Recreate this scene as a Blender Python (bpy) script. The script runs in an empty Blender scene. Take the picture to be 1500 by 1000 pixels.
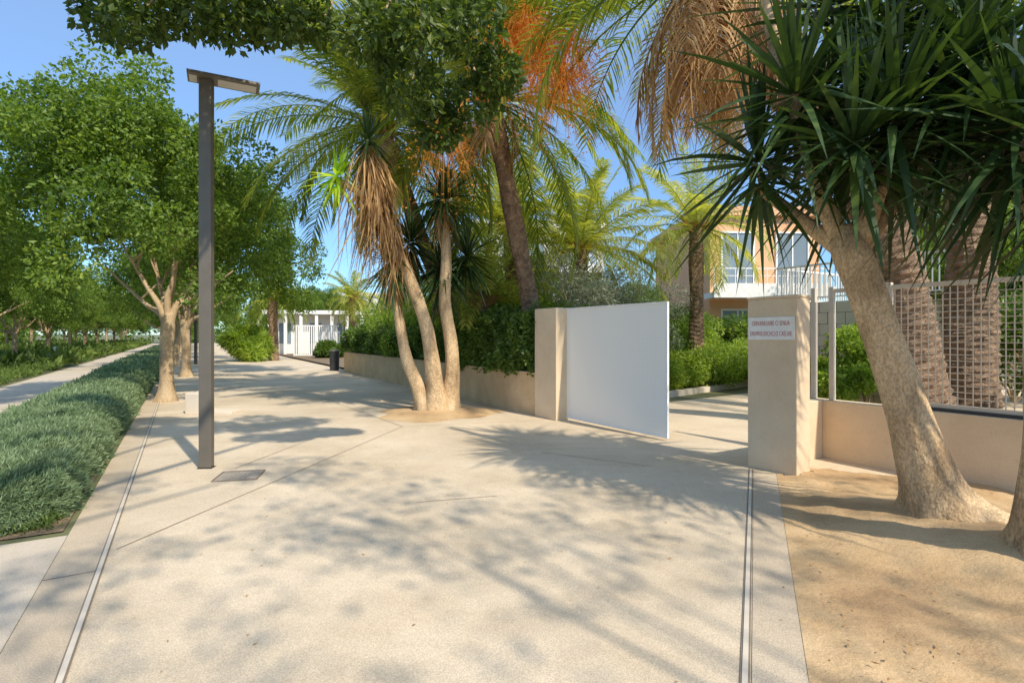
import bpy, math, numpy as np
from mathutils import Vector
rng=np.random.default_rng(11)
TH=math.atan2(.516,.856)
CU,SU=math.cos(TH),math.sin(TH)
def US(u,s,z=0.0): return (u*CU-s*SU, u*SU+s*CU, z)
scene=bpy.context.scene
COL=scene.collection
# ------------------------------------------------------------------ materials
def newmat(name):
    m=bpy.data.materials.new(name); m.use_nodes=True
    nt=m.node_tree; return m,nt,nt.nodes["Principled BSDF"]
def ramp(nt,cols,pos=None):
    r=nt.nodes.new("ShaderNodeValToRGB"); e=r.color_ramp.elements
    n=len(cols)
    while len(e)<n: e.new(.5)
    for i,c in enumerate(cols):
        e[i].position=(pos[i] if pos else i/(n-1)); e[i].color=(*c,1)
    return r
def noise(nt,scale,detail=4,rough=.55,vec=None,dist=0):
    n=nt.nodes.new("ShaderNodeTexNoise"); n.inputs["Scale"].default_value=scale
    n.inputs["Detail"].default_value=detail; n.inputs["Roughness"].default_value=rough
    n.inputs["Distortion"].default_value=dist
    if vec is not None: nt.links.new(vec,n.inputs["Vector"])
    return n
def mat_surf(name,cols,scale,rough=.85,bump=.3,bscale=60,bdist=.01,fine=None,finescale=150,vscale=None,metal=0,pos=None,stain=0):
    m,nt,b=newmat(name)
    tc=nt.nodes.new("ShaderNodeTexCoord"); vec=tc.outputs["Object"]
    if vscale:
        mp=nt.nodes.new("ShaderNodeMapping"); mp.inputs["Scale"].default_value=vscale
        nt.links.new(vec,mp.inputs["Vector"]); vec=mp.outputs["Vector"]
    n=noise(nt,scale,5,.6,vec); r=ramp(nt,cols,pos or [.3+.4*i/(len(cols)-1) for i in range(len(cols))])
    nt.links.new(n.outputs["Fac"],r.inputs["Fac"]); out=r.outputs["Color"]
    def mul(out,fac_out,lo,hi,p0,p1):
        fr=ramp(nt,[(lo,)*3,(hi,)*3],[p0,p1]); nt.links.new(fac_out,fr.inputs["Fac"])
        mx=nt.nodes.new("ShaderNodeMix"); mx.data_type='RGBA'; mx.blend_type='MULTIPLY'; mx.inputs[0].default_value=1
        nt.links.new(out,mx.inputs[6]); nt.links.new(fr.outputs["Color"],mx.inputs[7]); return mx.outputs[2]
    if fine:
        f=noise(nt,finescale,2,.7,vec); out=mul(out,f.outputs["Fac"],1-fine,1+fine*.6,.35,.65)
    if stain:
        f=noise(nt,.35,6,.7,vec,1.5); out=mul(out,f.outputs["Fac"],1-stain,1.03,.35,.6)
        f=noise(nt,9,3,.6,vec,.5); out=mul(out,f.outputs["Fac"],1-stain*.7,1.0,.28,.42)
    nt.links.new(out,b.inputs["Base Color"]); b.inputs["Roughness"].default_value=rough; b.inputs["Metallic"].default_value=metal
    if bump:
        bn=noise(nt,bscale,4,.6,vec); bp=nt.nodes.new("ShaderNodeBump"); bp.inputs["Strength"].default_value=bump
        bp.inputs["Distance"].default_value=bdist
        nt.links.new(bn.outputs["Fac"],bp.inputs["Height"]); nt.links.new(bp.outputs["Normal"],b.inputs["Normal"])
    return m
def mat_leaf(name,cols,trans=.35,rough=.5,tcol=None,clump=.6):
    m,nt,b=newmat(name)
    g=nt.nodes.new("ShaderNodeNewGeometry"); tc=nt.nodes.new("ShaderNodeTexCoord")
    n=noise(nt,clump,3,.6,tc.outputs["Object"])
    ad=nt.nodes.new("ShaderNodeMath"); ad.operation='MULTIPLY_ADD'; ad.inputs[1].default_value=.55; 
    nt.links.new(g.outputs["Random Per Island"],ad.inputs[0])
    sc=nt.nodes.new("ShaderNodeMath"); sc.operation='MULTIPLY_ADD'; sc.inputs[1].default_value=1.1; sc.inputs[2].default_value=-.33
    nt.links.new(n.outputs["Fac"],sc.inputs[0]); nt.links.new(sc.outputs[0],ad.inputs[2])
    r=ramp(nt,cols); nt.links.new(ad.outputs[0],r.inputs["Fac"])
    nt.links.new(r.outputs["Color"],b.inputs["Base Color"]); b.inputs["Roughness"].default_value=rough
    t=nt.nodes.new("ShaderNodeBsdfTranslucent"); hs=nt.nodes.new("ShaderNodeMix"); hs.data_type='RGBA'; hs.blend_type='MULTIPLY'; hs.inputs[0].default_value=1
    nt.links.new(r.outputs["Color"],hs.inputs[6]); hs.inputs[7].default_value=(*(tcol or (2.2,2.0,.8)),1)
    nt.links.new(hs.outputs[2],t.inputs["Color"])
    mx=nt.nodes.new("ShaderNodeMixShader"); mx.inputs[0].default_value=trans
    nt.links.new(b.outputs[0],mx.inputs[1]); nt.links.new(t.outputs[0],mx.inputs[2])
    nt.links.new(mx.outputs[0],nt.nodes["Material Output"].inputs["Surface"])
    return m
def mat_plain(name,c,rough=.5,metal=0): 
    return mat_surf(name,[tuple(x*.9 for x in c),tuple(min(1,x*1.08) for x in c)],6,rough,.08,80,.003,metal=metal)
M={}
M['pave']=mat_surf("pavement_concrete",[(.56,.44,.295),(.66,.535,.375),(.73,.60,.435)],.7,.9,.5,140,.006,fine=.26,finescale=150,stain=.12)
M['band']=mat_surf("pavement_band",[(.51,.405,.28),(.61,.495,.355)],1.2,.9,.5,120,.006,fine=.26,finescale=140,stain=.12)
M['pave2']=mat_surf("side_path",[(.52,.435,.33),(.61,.52,.40)],.9,.9,.3,90,.006,fine=.2,stain=.1)
M['soil']=mat_surf("sandy_soil",[(.38,.235,.115),(.58,.39,.20),(.69,.49,.275)],1.1,.95,.6,30,.015,fine=.22,finescale=130,stain=.18)
M['mulch']=mat_surf("bed_soil",[(.16,.11,.065),(.28,.20,.12)],5,.95,.9,30,.03,fine=.4,finescale=60)
M['terrain']=mat_surf("terrain",[(.10,.12,.04),(.2,.18,.09)],.4,.95,.6,10,.03)
M['stucco']=mat_surf("beige_stucco",[(.70,.53,.345),(.80,.635,.435)],1.6,.9,.25,90,.005,fine=.05,finescale=50,stain=.1)
M['stucco2']=mat_surf("ochre_render",[(.62,.42,.22),(.75,.55,.32)],1.8,.9,.4,60,.008,fine=.1,finescale=40,stain=.2)
M['stone']=mat_surf("pale_stone",[(.60,.51,.39),(.72,.63,.50)],2,.9,.3,50,.006)
M['white']=mat_plain("white_paint",(.86,.84,.80),.45)
M['bldw']=mat_surf("pale_facade",[(.72,.69,.64),(.79,.76,.71)],.5,.85,.1)
M['bldo']=mat_surf("peach_facade",[(.78,.42,.22),(.83,.48,.27)],.5,.85,.1)
M['pole']=mat_plain("bronze_grey_metal",(.135,.118,.095),.5,.1)
M['dark']=mat_plain("dark_metal",(.04,.04,.04),.5)
M['slot']=mat_plain("dark_joint",(.22,.175,.13),.9)
M['trim']=mat_plain("pale_trim",(.62,.54,.43),.6)
M['iron']=mat_surf("cast_iron",[(.32,.27,.21),(.42,.36,.29)],8,.8,.6,70,.008)
M['wire']=mat_plain("tan_wire",(.64,.54,.41),.5)
M['red']=mat_plain("red_lettering",(.50,.02,.01),.6)
M['signw']=mat_plain("sign_white",(.88,.84,.77),.4)
m,nt,b=newmat("window_glass"); b.inputs["Base Color"].default_value=(.22,.28,.33,1); b.inputs["Roughness"].default_value=.15; M['glass']=m
m,nt,b=newmat("clear_glass"); b.inputs["Base Color"].default_value=(.9,.95,.95,1); b.inputs["Roughness"].default_value=.02; b.inputs["Transmission Weight"].default_value=1; b.inputs["IOR"].default_value=1.05; M['clear']=m
m,nt,b=newmat("lamp_diffuser"); b.inputs["Base Color"].default_value=(.5,.47,.42,1); b.inputs["Roughness"].default_value=.3; M['diff']=m
M['bark']=mat_surf("pale_bark",[(.28,.19,.10),(.46,.33,.19),(.56,.43,.27)],4,.9,.8,14,.02,fine=.2,finescale=40,vscale=(1,1,.35))
M['ybark']=mat_surf("yucca_bark",[(.27,.18,.095),(.55,.385,.215),(.70,.51,.30)],3.5,.92,1,18,.03,fine=.33,finescale=55,vscale=(1,1,.6))
M['pbark']=mat_surf("palm_bark",[(.12,.075,.045),(.26,.165,.10),(.37,.25,.155)],7,.95,1,25,.04,fine=.3,finescale=50)
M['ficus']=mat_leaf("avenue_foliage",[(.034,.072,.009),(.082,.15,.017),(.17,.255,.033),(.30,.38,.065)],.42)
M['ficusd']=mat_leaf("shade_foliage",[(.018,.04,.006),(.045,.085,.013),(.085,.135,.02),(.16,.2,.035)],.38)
M['hedge']=mat_leaf("hedge_foliage",[(.03,.065,.011),(.075,.14,.02),(.13,.21,.035),(.2,.29,.055)],.33,.4)
M['lav']=mat_leaf("grey_green_foliage",[(.075,.12,.055),(.16,.235,.105),(.26,.345,.175),(.37,.455,.255)],.22,.6,(1.35,1.45,1.0),1.5)
M['gcov']=mat_leaf("ground_cover",[(.04,.075,.012),(.11,.17,.03),(.20,.27,.055)],.35,.6)
M['shrub']=mat_leaf("bright_shrub",[(.07,.12,.016),(.17,.26,.03),(.29,.40,.06),(.42,.48,.10)],.45)
M['olive']=mat_leaf("olive_foliage",[(.17,.19,.12),(.32,.35,.23),(.46,.48,.34)],.3,.6,(1.2,1.2,1))
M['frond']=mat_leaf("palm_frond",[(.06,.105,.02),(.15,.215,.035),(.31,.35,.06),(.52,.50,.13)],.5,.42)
M['frondy']=mat_leaf("sunny_frond",[(.12,.16,.03),(.26,.31,.065),(.42,.43,.12),(.56,.52,.19)],.5,.45)  # lighter, yellower copy of the palm frond, sun glow put into the colour
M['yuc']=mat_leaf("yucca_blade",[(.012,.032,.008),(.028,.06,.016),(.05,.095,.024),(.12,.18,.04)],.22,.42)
M['yucy']=mat_leaf("sunlit_blade",[(.18,.32,.02),(.36,.54,.05),(.5,.62,.08)],.5,.4)  # bright yellow-green: sunlight on one yucca head put into the colour
M['dead']=mat_leaf("dry_frond",[(.17,.095,.035),(.40,.245,.10),(.60,.40,.18),(.74,.54,.28)],.38,.8,(1.3,1.05,.7),2.5)
M['date']=mat_leaf("orange_dates",[(.82,.31,.04),(.92,.43,.07),(.95,.58,.16)],.5,.6,(1.1,1,.8),2)
m,nt,b=newmat("perforated_white_sheet")
tc=nt.nodes.new("ShaderNodeTexCoord"); sp=nt.nodes.new("ShaderNodeSeparateXYZ"); nt.links.new(tc.outputs["Object"],sp.inputs[0])
def mth(op,a,bb=None,nt=nt):
    n=nt.nodes.new("ShaderNodeMath"); n.operation=op
    for i,v in enumerate((a,bb)):
        if v is None: continue
        if isinstance(v,(int,float)): n.inputs[i].default_value=v
        else: nt.links.new(v,n.inputs[i])
    return n.outputs[0]
p=mth('MULTIPLY',mth('ADD',sp.outputs[0],sp.outputs[2]),75.); q=mth('MULTIPLY',mth('SUBTRACT',sp.outputs[0],sp.outputs[2]),75.)
pq=mth('MULTIPLY',mth('SINE',p),mth('SINE',q)); r=ramp(nt,[(.93,.88,.79),(.84,.795,.72)],[.4,.8]); nt.links.new(pq,r.inputs[0])
nt.links.new(r.outputs[0],b.inputs["Base Color"]); b.inputs["Roughness"].default_value=.5
M['perf']=m
# ------------------------------------------------------------------ helpers
def obj_from(name,chunks,parent=None,loc=(0,0,0),rz=0,smooth=False,bevel=0):
    V=[];F=[];mi=[];mats=[];off=0
    for v,f,mt in chunks:
        v=np.asarray(v,float)
        if mt not in mats: mats.append(mt)
        k=mats.index(mt)
        V.extend(v.tolist())
        if isinstance(f,np.ndarray): ff=(f+off).tolist()
        else: ff=[[i+off for i in x] for x in f]
        F.extend(ff); mi.extend([k]*len(ff)); off+=len(v)
    me=bpy.data.meshes.new(name); me.from_pydata(V,[],F)
    for mt in mats: me.materials.append(mt)
    if len(mats)>1: me.polygons.foreach_set("material_index",mi)
    if smooth: me.polygons.foreach_set("use_smooth",[True]*len(F))
    me.update()
    o=bpy.data.objects.new(name,me); COL.objects.link(o)
    if parent: o.parent=parent
    o.location=loc; o.rotation_euler=(0,0,rz)
    if bevel:
        b=o.modifiers.new("bevel",'BEVEL'); b.width=bevel; b.segments=2; b.limit_method='ANGLE'
    return o
def empty(name,loc,label,cat,rz=0,group=None):
    o=bpy.data.objects.new(name,None); o.empty_display_size=.3; COL.objects.link(o); o.location=loc; o.rotation_euler=(0,0,rz)
    o["label"]=label; o["category"]=cat
    if group: o["group"]=group
    return o
def tag(o,label,cat,group=None):
    o["label"]=label; o["category"]=cat
    if group:o["group"]=group
    return o
def struct(o): o["kind"]="structure"; return o
def boxes(lst):
    V=[];F=[]
    for (x0,x1,y0,y1,z0,z1) in lst:
        k=len(V)
        V+= [(x0,y0,z0),(x1,y0,z0),(x1,y1,z0),(x0,y1,z0),(x0,y0,z1),(x1,y0,z1),(x1,y1,z1),(x0,y1,z1)]
        F+= [[k+a for a in f] for f in ((0,3,2,1),(4,5,6,7),(0,1,5,4),(1,2,6,5),(2,3,7,6),(3,0,4,7))]
    return V,F
def nrm(a): return a/np.maximum(np.linalg.norm(a,axis=-1,keepdims=True),1e-9)
def spline(P,n):
    P=np.asarray(P,float); 
    Q=np.vstack([2*P[0]-P[1],P,2*P[-1]-P[-2]]); out=[]
    m=len(P)-1
    for t in np.linspace(0,m,n):
        i=min(int(t),m-1); f=t-i; a,b,c,d=Q[i],Q[i+1],Q[i+2],Q[i+3]
        out.append(.5*((2*b)+(-a+c)*f+(2*a-5*b+4*c-d)*f*f+(-a+3*b-3*c+d)*f**3))
    return np.array(out)
def tube(P,R,n=30,sides=12,lump=.05,ph=0,mod=None,flare=0):
    PR=np.column_stack([np.asarray(P,float),np.asarray(R,float)])
    S=spline(PR,n); C=S[:,:3]; r=np.maximum(S[:,3],.004)
    T=nrm(np.gradient(C,axis=0)); up=np.array([1.,.13,0]); 
    A=nrm(np.cross(T,up)); B=np.cross(T,A)
    th=np.linspace(0,2*np.pi,sides,endpoint=False)
    L=np.concatenate([[0],np.cumsum(np.linalg.norm(np.diff(C,axis=0),axis=1))])
    rr=r[:,None]*(1+lump*(np.sin(3*th[None]+L[:,None]*2.1+ph)+.7*np.sin(5*th[None]-L[:,None]*5+ph*2)+.5*np.sin(2*th[None]+L[:,None]*9+ph)))
    if mod is not None: rr=rr*mod(th[None],L[:,None])
    if flare: rr=rr*(1+flare*np.exp(-L[:,None]/.18)*(.6+.5*np.sin(5*th[None]+ph)+.35*np.sin(8*th[None]+ph*3)))
    V=C[:,None]+rr[...,None]*(np.cos(th)[None,:,None]*A[:,None]+np.sin(th)[None,:,None]*B[:,None])
    V=V.reshape(-1,3); i=np.arange(n-1)[:,None]*sides; j=np.arange(sides)[None]; j2=(j+1)%sides
    F=np.stack([i+j,i+j2,i+sides+j2,i+sides+j],-1).reshape(-1,4)
    F=F.tolist()+[[(n-1)*sides+k for k in range(sides)]]
    return V,F
def palmmod(th,L): 
    x=(L*7.5+th*3/(2*np.pi))%1; y=(L*7.5-th*4/(2*np.pi))%1
    return .9+.13*x+.10*y+.06*np.sin(L*3.1+th*2)
def leaf_quads(C,L,W,bias=(0,0,-.3),out=None,outw=.6,jit=.35,fold=.35):
    N=len(C); a=rng.normal(size=(N,3))+np.array(bias)
    if out is not None: a=nrm(a)+out*outw
    a=nrm(a); r=rng.normal(size=(N,3)); b=nrm(np.cross(a,r)); n=np.cross(a,b)
    s=(1+jit*rng.uniform(-1,1,(N,1))); L_=L*s; W_=W*s*.5
    V=np.stack([C,C+a*L_*.45+b*W_+n*W_*fold,C+a*L_,C+a*L_*.45-b*W_+n*W_*fold],1).reshape(-1,3)
    F=np.arange(4*N).reshape(N,4)
    return V,F
def clumps(centres,radii,n,L,W,bias=(0,0,-.3),flat=.8):
    K=len(centres); tot=n*K; idx=np.repeat(np.arange(K),n)
    d=nrm(rng.normal(size=(tot,3))); rad=np.asarray(radii)[idx][:,None]*(rng.uniform(.25,1.0,(tot,1))**.55)
    pos=np.asarray(centres)[idx]+d*rad*np.array([1,1,flat])
    return leaf_quads(pos,L,W,bias,d,.7)
def crown(rx,rz,cz,K,n,L,W,seed_off=(0,0)):
    d=nrm(rng.normal(size=(K,3))); d[:,2]=np.where(d[:,2]<-.68,-d[:,2],d[:,2])
    rr=rng.uniform(.25,1,(K,1))**.5
    k=1+.11*np.sin(3*np.arctan2(d[:,1],d[:,0])+d[:,2]*4)+.10*rng.normal(size=K)
    c=d*rr*np.array([rx,rx,rz])*k[:,None]+np.array([seed_off[0],seed_off[1],cz])
    return clumps(c,rng.uniform(.36,.75,K),n,L,W)
def blades(centre,N,L,W,emin=-70,emax=85,droop=.5,axis=None,seg=4,stiff=.25):
    az=rng.uniform(0,2*np.pi,N); el=np.radians(rng.uniform(emin,emax,N))
    d=np.stack([np.cos(el)*np.cos(az),np.cos(el)*np.sin(az),np.sin(el)],1)
    side=nrm(np.cross(d,np.array([0,0,1.])+rng.normal(size=(N,3))*.25))
    ln=L*rng.uniform(.7,1.15,N); ww=W*rng.uniform(.8,1.2,N); dr=droop*rng.uniform(.2,1.5,N)
    rows=[];prof=[.5,1,.85,.5,.03] if seg==4 else [.6,1,.05]
    for k in range(seg+1):
        t=k/seg
        p=centre+d*(.05+ln*t)[:,None]; p=p.copy(); p[:,2]-=dr*ln*t*t*(.35+.65*np.cos(el)**2)
        w=side*(ww*.5*prof[k])[:,None]
        rows.append(np.stack([p-w,p+w],1))
    V=np.stack(rows,1)
    V=V.reshape(-1,3); base=np.arange(N)[:,None]*(2*(seg+1)); k=np.arange(seg)[None]*2
    F=np.stack([base+k,base+k+1,base+k+3,base+k+2],-1).reshape(-1,4)
    return V,F
def rags(P0,P1,N,r,L,W):
    t=rng.uniform(0,1,N)**.8; az=rng.uniform(0,2*np.pi,N); rad=r*(.3+.7*rng.uniform(0,1,N))
    C=np.array(P0)+(np.array(P1)-np.array(P0))*t[:,None]+np.stack([np.cos(az)*rad*.3,np.sin(az)*rad*.3,np.zeros(N)],1)
    out=np.stack([np.cos(az),np.sin(az),np.zeros(N)],1); ln=L*rng.uniform(.35,1.3,N)
    side=nrm(np.cross(out,np.array([0,0,1.]))+rng.normal(size=(N,3))*.3); rows=[]; bend=rng.normal(size=(N,3))*.10; bend[:,2]=0
    for k,(tt,pw) in enumerate(((0,.6),(.3,1),(.65,.8),(1,.1))):
        p=C+out*(rad*.9*math.sin(min(tt*2.2,1.57)))[:,None]+bend*tt*tt*ln[:,None]*1.6+rng.normal(size=(N,3))*.02*tt; p[:,2]-=ln*tt*tt*.4+ln*.6*tt
        w=side*W*.5*pw; rows.append(np.stack([p-w,p+w],1))
    V=np.stack(rows,1).reshape(-1,3); base=np.arange(N)[:,None]*8; k=np.arange(3)[None]*2
    F=np.stack([base+k,base+k+1,base+k+3,base+k+2],-1).reshape(-1,4); return V,F
def fronds(centre,N,L,ll,emin,emax,droop,lw=.035,nl=46,hang=.35,gr=.12,lift=False):
    Vs=[];Fs=[];off=0
    for i in range(N):
        az=(i*2.39996+rng.uniform(-.3,.3))
        ed=emin+(emax-emin)*((i+.5)/N)+rng.uniform(-6,6)
        if lift and math.cos(az+math.pi/2)>.45 and ed<35: ed=35+rng.uniform(0,35)
        e0=math.radians(ed); Lf=L*rng.uniform(.85,1.12)
        n=16; t=np.linspace(0,1,n); el=e0-droop*rng.uniform(.75,1.25)*t**1.25*(math.cos(e0)*.7+.45)
        tw=az+rng.uniform(-.25,.25)*t
        D=np.stack([np.cos(el)*np.cos(tw),np.cos(el)*np.sin(tw),np.sin(el)],1)
        P=centre+np.array([math.cos(az),math.sin(az),0])*gr+np.concatenate([[np.zeros(3)],np.cumsum(D[:-1]*Lf/(n-1),0)])
        side=nrm(np.cross(D,np.array([0,0,1.]))+1e-6); roll=rng.uniform(-.5,.5)
        upv=np.cross(side,D); side=side*math.cos(roll)+upv*math.sin(roll); upv=np.cross(side,D)
        w=(.028*(1-t*.85))[:,None]
        ring=np.stack([P-side*w,P+side*w,P-upv*w],1).reshape(-1,3)
        k=np.arange(n-1)[:,None]*3; j=np.arange(3)[None]
        F=np.stack([k+j,k+(j+1)%3,k+3+(j+1)%3,k+3+j],-1).reshape(-1,4)
        Vs.append(ring);Fs.append(F+off);off+=len(ring)
        tl=np.linspace(.12,.99,nl); 
        for sg in (-1,1):
            tt=np.clip(tl+rng.uniform(-.008,.008,nl),0,1)
            def ip(A): return np.stack([np.interp(tt,t,A[:,c]) for c in range(3)],1)
            p=ip(P);dd=ip(D);sd=ip(side)*sg;uu=ip(upv)
            ln=(ll*(np.sin(np.pi*(.12+.8*tt))**.6)*rng.uniform(.8,1.15,nl))[:,None]
            dirv=nrm(sd*.85+dd*(.45+.5*tt[:,None])+uu*rng.uniform(.05,.4,(nl,1))+rng.normal(size=(nl,3))*.07)
            m=p+dirv*ln*.5; m[:,2]-=hang*.15*ln[:,0]; e=p+dirv*ln; e[:,2]-=hang*ln[:,0]
            wv=nrm(np.cross(dirv,nrm(uu+sd*.6)))*lw*.5
            V=np.stack([p-wv*.6,p+wv*.6,m-wv,m+wv,e-wv*.1,e+wv*.1],1).reshape(-1,3)
            b=np.arange(nl)[:,None]*6
            F=np.concatenate([b+np.array([[0,1,3,2]]),b+np.array([[2,3,5,4]])])
            Vs.append(V);Fs.append(F+off);off+=len(V)
    return np.vstack(Vs),np.vstack(Fs)
def poly(name,pts,mat,z,rz=0,sub=None):
    V=[(p[0],p[1],z) for p in pts]; return obj_from(name,[(V,[list(range(len(V)))],mat)])
def strip(name,p0,p1,w,mat,z):
    a=np.array(p0[:2]);b=np.array(p1[:2]);d=(b-a)/np.linalg.norm(b-a);n=np.array([-d[1],d[0]])*w/2
    return poly(name,[a+n*-1,b-n,b+n,a+n],mat,z)
# ------------------------------------------------------------------ ground
g=struct(poly("ground",[(-4000,-4000),(4000,-4000),(4000,4000),(-4000,4000)],M['terrain'],0))
def uspoly(name,pts,mat,z): return struct(poly(name,[US(u,s)[:2] for u,s in pts],mat,z))
uspoly("pavement",[(-.78,-9),(22,-9),(22,10.1),(6.3,8.9),(6.3,24),(12,26),(12,120),(-.78,120)],M['pave'],.004)
uspoly("pavement_border",[(-.78,-9),(-.49,-9),(-.49,120),(-.78,120)],M['band'],.008)
uspoly("side_pavement",[(-14,-9),(-.785,-9),(-.785,5.55),(-14,5.55)],M['pave2'],.005)
uspoly("side_path",[(-4.7,5.55),(-2.4,5.55),(-2.4,120),(-4.7,120)],M['pave2'],.006)
uspoly("bed_soil",[(-2.4,5.66),(-.83,5.66),(-.83,60),(-2.4,60)],M['mulch'],.012)
def drain(p0,p1,label):
    a=np.array(p0[:2]);b=np.array(p1[:2]);d=(b-a)/np.linalg.norm(b-a);n=np.array([-d[1],d[0]])
    ch=[]
    for w0,w1,z,mt in ((-.022,.022,.010,M['slot']),(-.013,.013,.014,M['trim'])):
        q=[a+n*w0,b+n*w0,b+n*w1,a+n*w1]; q=[(x[0],x[1],z) for x in q]; ch.append((q,[[0,1,2,3]],mt))
    o=obj_from("drainage_channel",ch); tag(o,label,"drain")
drain(US(-.485,-4),US(-.485,60),"narrow pale slot drain running beside planted bed")
d2=np.array([.406,.914]); e0=np.array([1.07,2.51])
drain(e0-d2*5,e0+d2*4.35,"narrow pale slot drain along edge of sandy bed")
n2=np.array([d2[1],-d2[0]])
a=e0-d2*5+n2*.03; b=e0+d2*4.3+n2*.03; struct(poly("paving_strip",[a,a+n2*.24,b+n2*.24,b],M['band'],.009))
for i,(p,q) in enumerate([((-2.94,4.06),(-1.9,9.48)),((-1.9,9.48),(-5.2,14.4)),((-1.9,9.48),(.6,10.2)),((-.9,5.2),(-.15,5.4)),(US(-.78,4.6)[:2],US(-.49,4.6)[:2]),(US(-.5,2.8)[:2],US(-.78,2.8)[:2]),(US(-.5,14)[:2],US(5.9,14.1)[:2]),((.4,7.4),(1.7,6.6)),((-3.3,6.5),(-3.0,8.8))]):
    struct(strip("pavement_joint",p,q,.009,M['slot'],.0085+.0005*i))
A0=e0-d2*5+n2*.27; 
def soilgrid():
    nx,ny=100,130; V=[]
    for j in range(ny):
        s=j/(ny-1)*9.6
        p=A0+d2*s
        for i in range(nx):
            w=(i/(nx-1))**1.2*7.0
            q=p+n2*w
            x,y=q; h=.012+.035*min(1,w*3)*(.5+.5*math.sin(x*3.1+y*2.2)*math.sin(x*1.7-y*3.3))+.012*min(1,w*4)*math.sin(x*13+y*5)*math.sin(y*11-x*4)+.005*min(1,w*4)*math.sin(x*29-y*17)*math.sin(y*23+x*9)
            for cx,cy,hh,rr in ((3.52,4.5,.12,.65),(3.6,3.5,.22,.6)):
                h+=hh*math.exp(-((x-cx)**2+(y-cy)**2)/rr**2)*min(1,w*3)
            V.append((x,y,max(.0095,h)))
    F=[[j*nx+i,j*nx+i+1,(j+1)*nx+i+1,(j+1)*nx+i] for j in range(ny-1) for i in range(nx-1)]
    keep=[]
    for f in F:
        x=sum(V[k][0] for k in f)/4;y=sum(V[k][1] for k in f)/4
        u=x*CU+y*SU; s=-x*SU+y*CU
        if u<7.2 and s<4.2 and not(u>5.85 and s>3.58 and u<6.2): keep.append(f)
    o=obj_from("sandy_soil",[(V,keep,M['soil'])],smooth=True); struct(o)
soilgrid()
N=1100; pos=np.zeros((N,3)); w=rng.uniform(.05,3.4,N)**1; s=rng.uniform(2.5,9.2,N)
for k in range(N): q=A0+d2*s[k]+n2*w[k]; pos[k]=(q[0],q[1],.045)
keep=(pos[:,0]*CU+pos[:,1]*SU)<7.0; pos=pos[keep]
V,F=leaf_quads(pos,.04,.014,(0,0,0)); V[:,2]=.045+(V[:,2]-.045)*.25
N=900; pos=np.stack([rng.uniform(-4,3,N),rng.uniform(2,12,N),np.full(N,.012)],1)
pos=pos[(pos[:,0]*CU+pos[:,1]*SU>-.4)&(rng.uniform(size=N)<.35)]
V2,F2=leaf_quads(pos,.03,.013,(0,0,0)); V2[:,2]=.012+np.abs(V2[:,2]-.012)*.25
o=obj_from("leaf_litter",[(V,F,M['dead']),(V2,F2,M['dead'])]); o["kind"]="stuff"; tag(o,"dry fallen leaves scattered on sand and paving","leaf litter")
# ------------------------------------------------------------------ avenue trees
def make_tree_mesh(seed,sx):
    global rng
    rng=np.random.default_rng(seed)
    ch=[tube([(0,0,-.05),(.02,0,.35),(.0,.02,1.1),(.04,0,1.75),(.05,0,2.1)],[.24,.165,.14,.15,.15],24,14,.05,seed,flare=.35)]
    ends=[(-2.2,.6,3.7),(-1.1,-.3,4.1),(-.1,.6,4.6),(1.0,.5,3.7),(.3,-.3,4.2),(-.8,1.3,4.2),(1.2,1.0,3.4)]
    for i,e in enumerate(ends):
        e=np.array(e)+rng.normal(size=3)*.2; st=np.array([.04+.05*math.cos(i*2),.05*math.sin(i*2),1.6+.06*i])
        mid=st*.55+e*.45+np.array([0,0,.05])+rng.normal(size=3)*.1
        q=st*.8+e*.2+np.array([-e[0]*.05,0,.15])
        ch.append(tube([st,q,mid,e],[.085,.072,.05,.02],18,8,.06,i))
        for k in range(2):
            a=mid+(e-mid)*rng.uniform(0,.6); b=a+rng.normal(size=3)*np.array([.7,.7,.3])+np.array([0,0,.6])
            ch.append(tube([a,(a+b)/2+rng.normal(size=3)*.08,b],[.03,.018,.008],8,6,.03,k))
    t=[(v,f,M['bark']) for v,f in ch]
    c=crown(3.4,2.7,4.65,176,410,.105,.06,(sx,-.15))
    return t,[(c[0],c[1],M['ficus'])]
variants=[]
def avenue_tree(u,s,var,rz,sc,label,shift=None):
    x,y,_=US(u,s) if shift is None else (*shift,0)
    e=empty("avenue_tree",(x,y,0),label,"tree",rz,"trees lining the avenue"); e.scale=(sc,sc,sc)
    if len(variants)<=var:
        t,c=make_tree_mesh(21+var,(-1.25,-.1)[var])
        a=obj_from("trunk",t,e,smooth=True); b=obj_from("crown",c,e); variants.append((a,b))
    else:
        for src in variants[var]:
            k=src.copy(); k.parent=e; COL.objects.link(k)
avenue_tree(0,0,0,0,1.0,"round leafy tree with pale forked trunk beside hedge",(-8.28,13.06))
avenue_tree(0,0,0,math.pi+.3,1.03,"broad leafy tree with pale trunk beside paved promenade",(-12.4,20.8))
i=0
for s in np.arange(33,112,8.6):
    avenue_tree(-.3,s,(i+1)%2,i*1.9+1,.88+.06*math.sin(i*3),"leafy avenue tree with pale trunk along promenade"); i+=1
for s in np.arange(30,112,8.2):
    avenue_tree(-7.6,s+rng.uniform(-.5,.5),i%2,i*2.3,.82+.1*math.sin(i*2),"leafy avenue tree with pale trunk on green verge"); i+=1
for s in np.arange(40,112,10):
    avenue_tree(-14.5,s,i%2,i*1.3,.9,"leafy tree standing behind green verge"); i+=1
for (x,y,sc) in ((-9.5,52,.8),(-16.5,58,.75),(-12,62,.9),(-23,60,.85),(-20.5,51,.7),(-19.5,56,.85),(-26,62,.9)):
    avenue_tree(0,0,i%2,i*1.1,sc,"leafy tree beside white apartment block",(x,y)); i+=1
rng=np.random.default_rng(5)
cs=[];rs=[]
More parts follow.
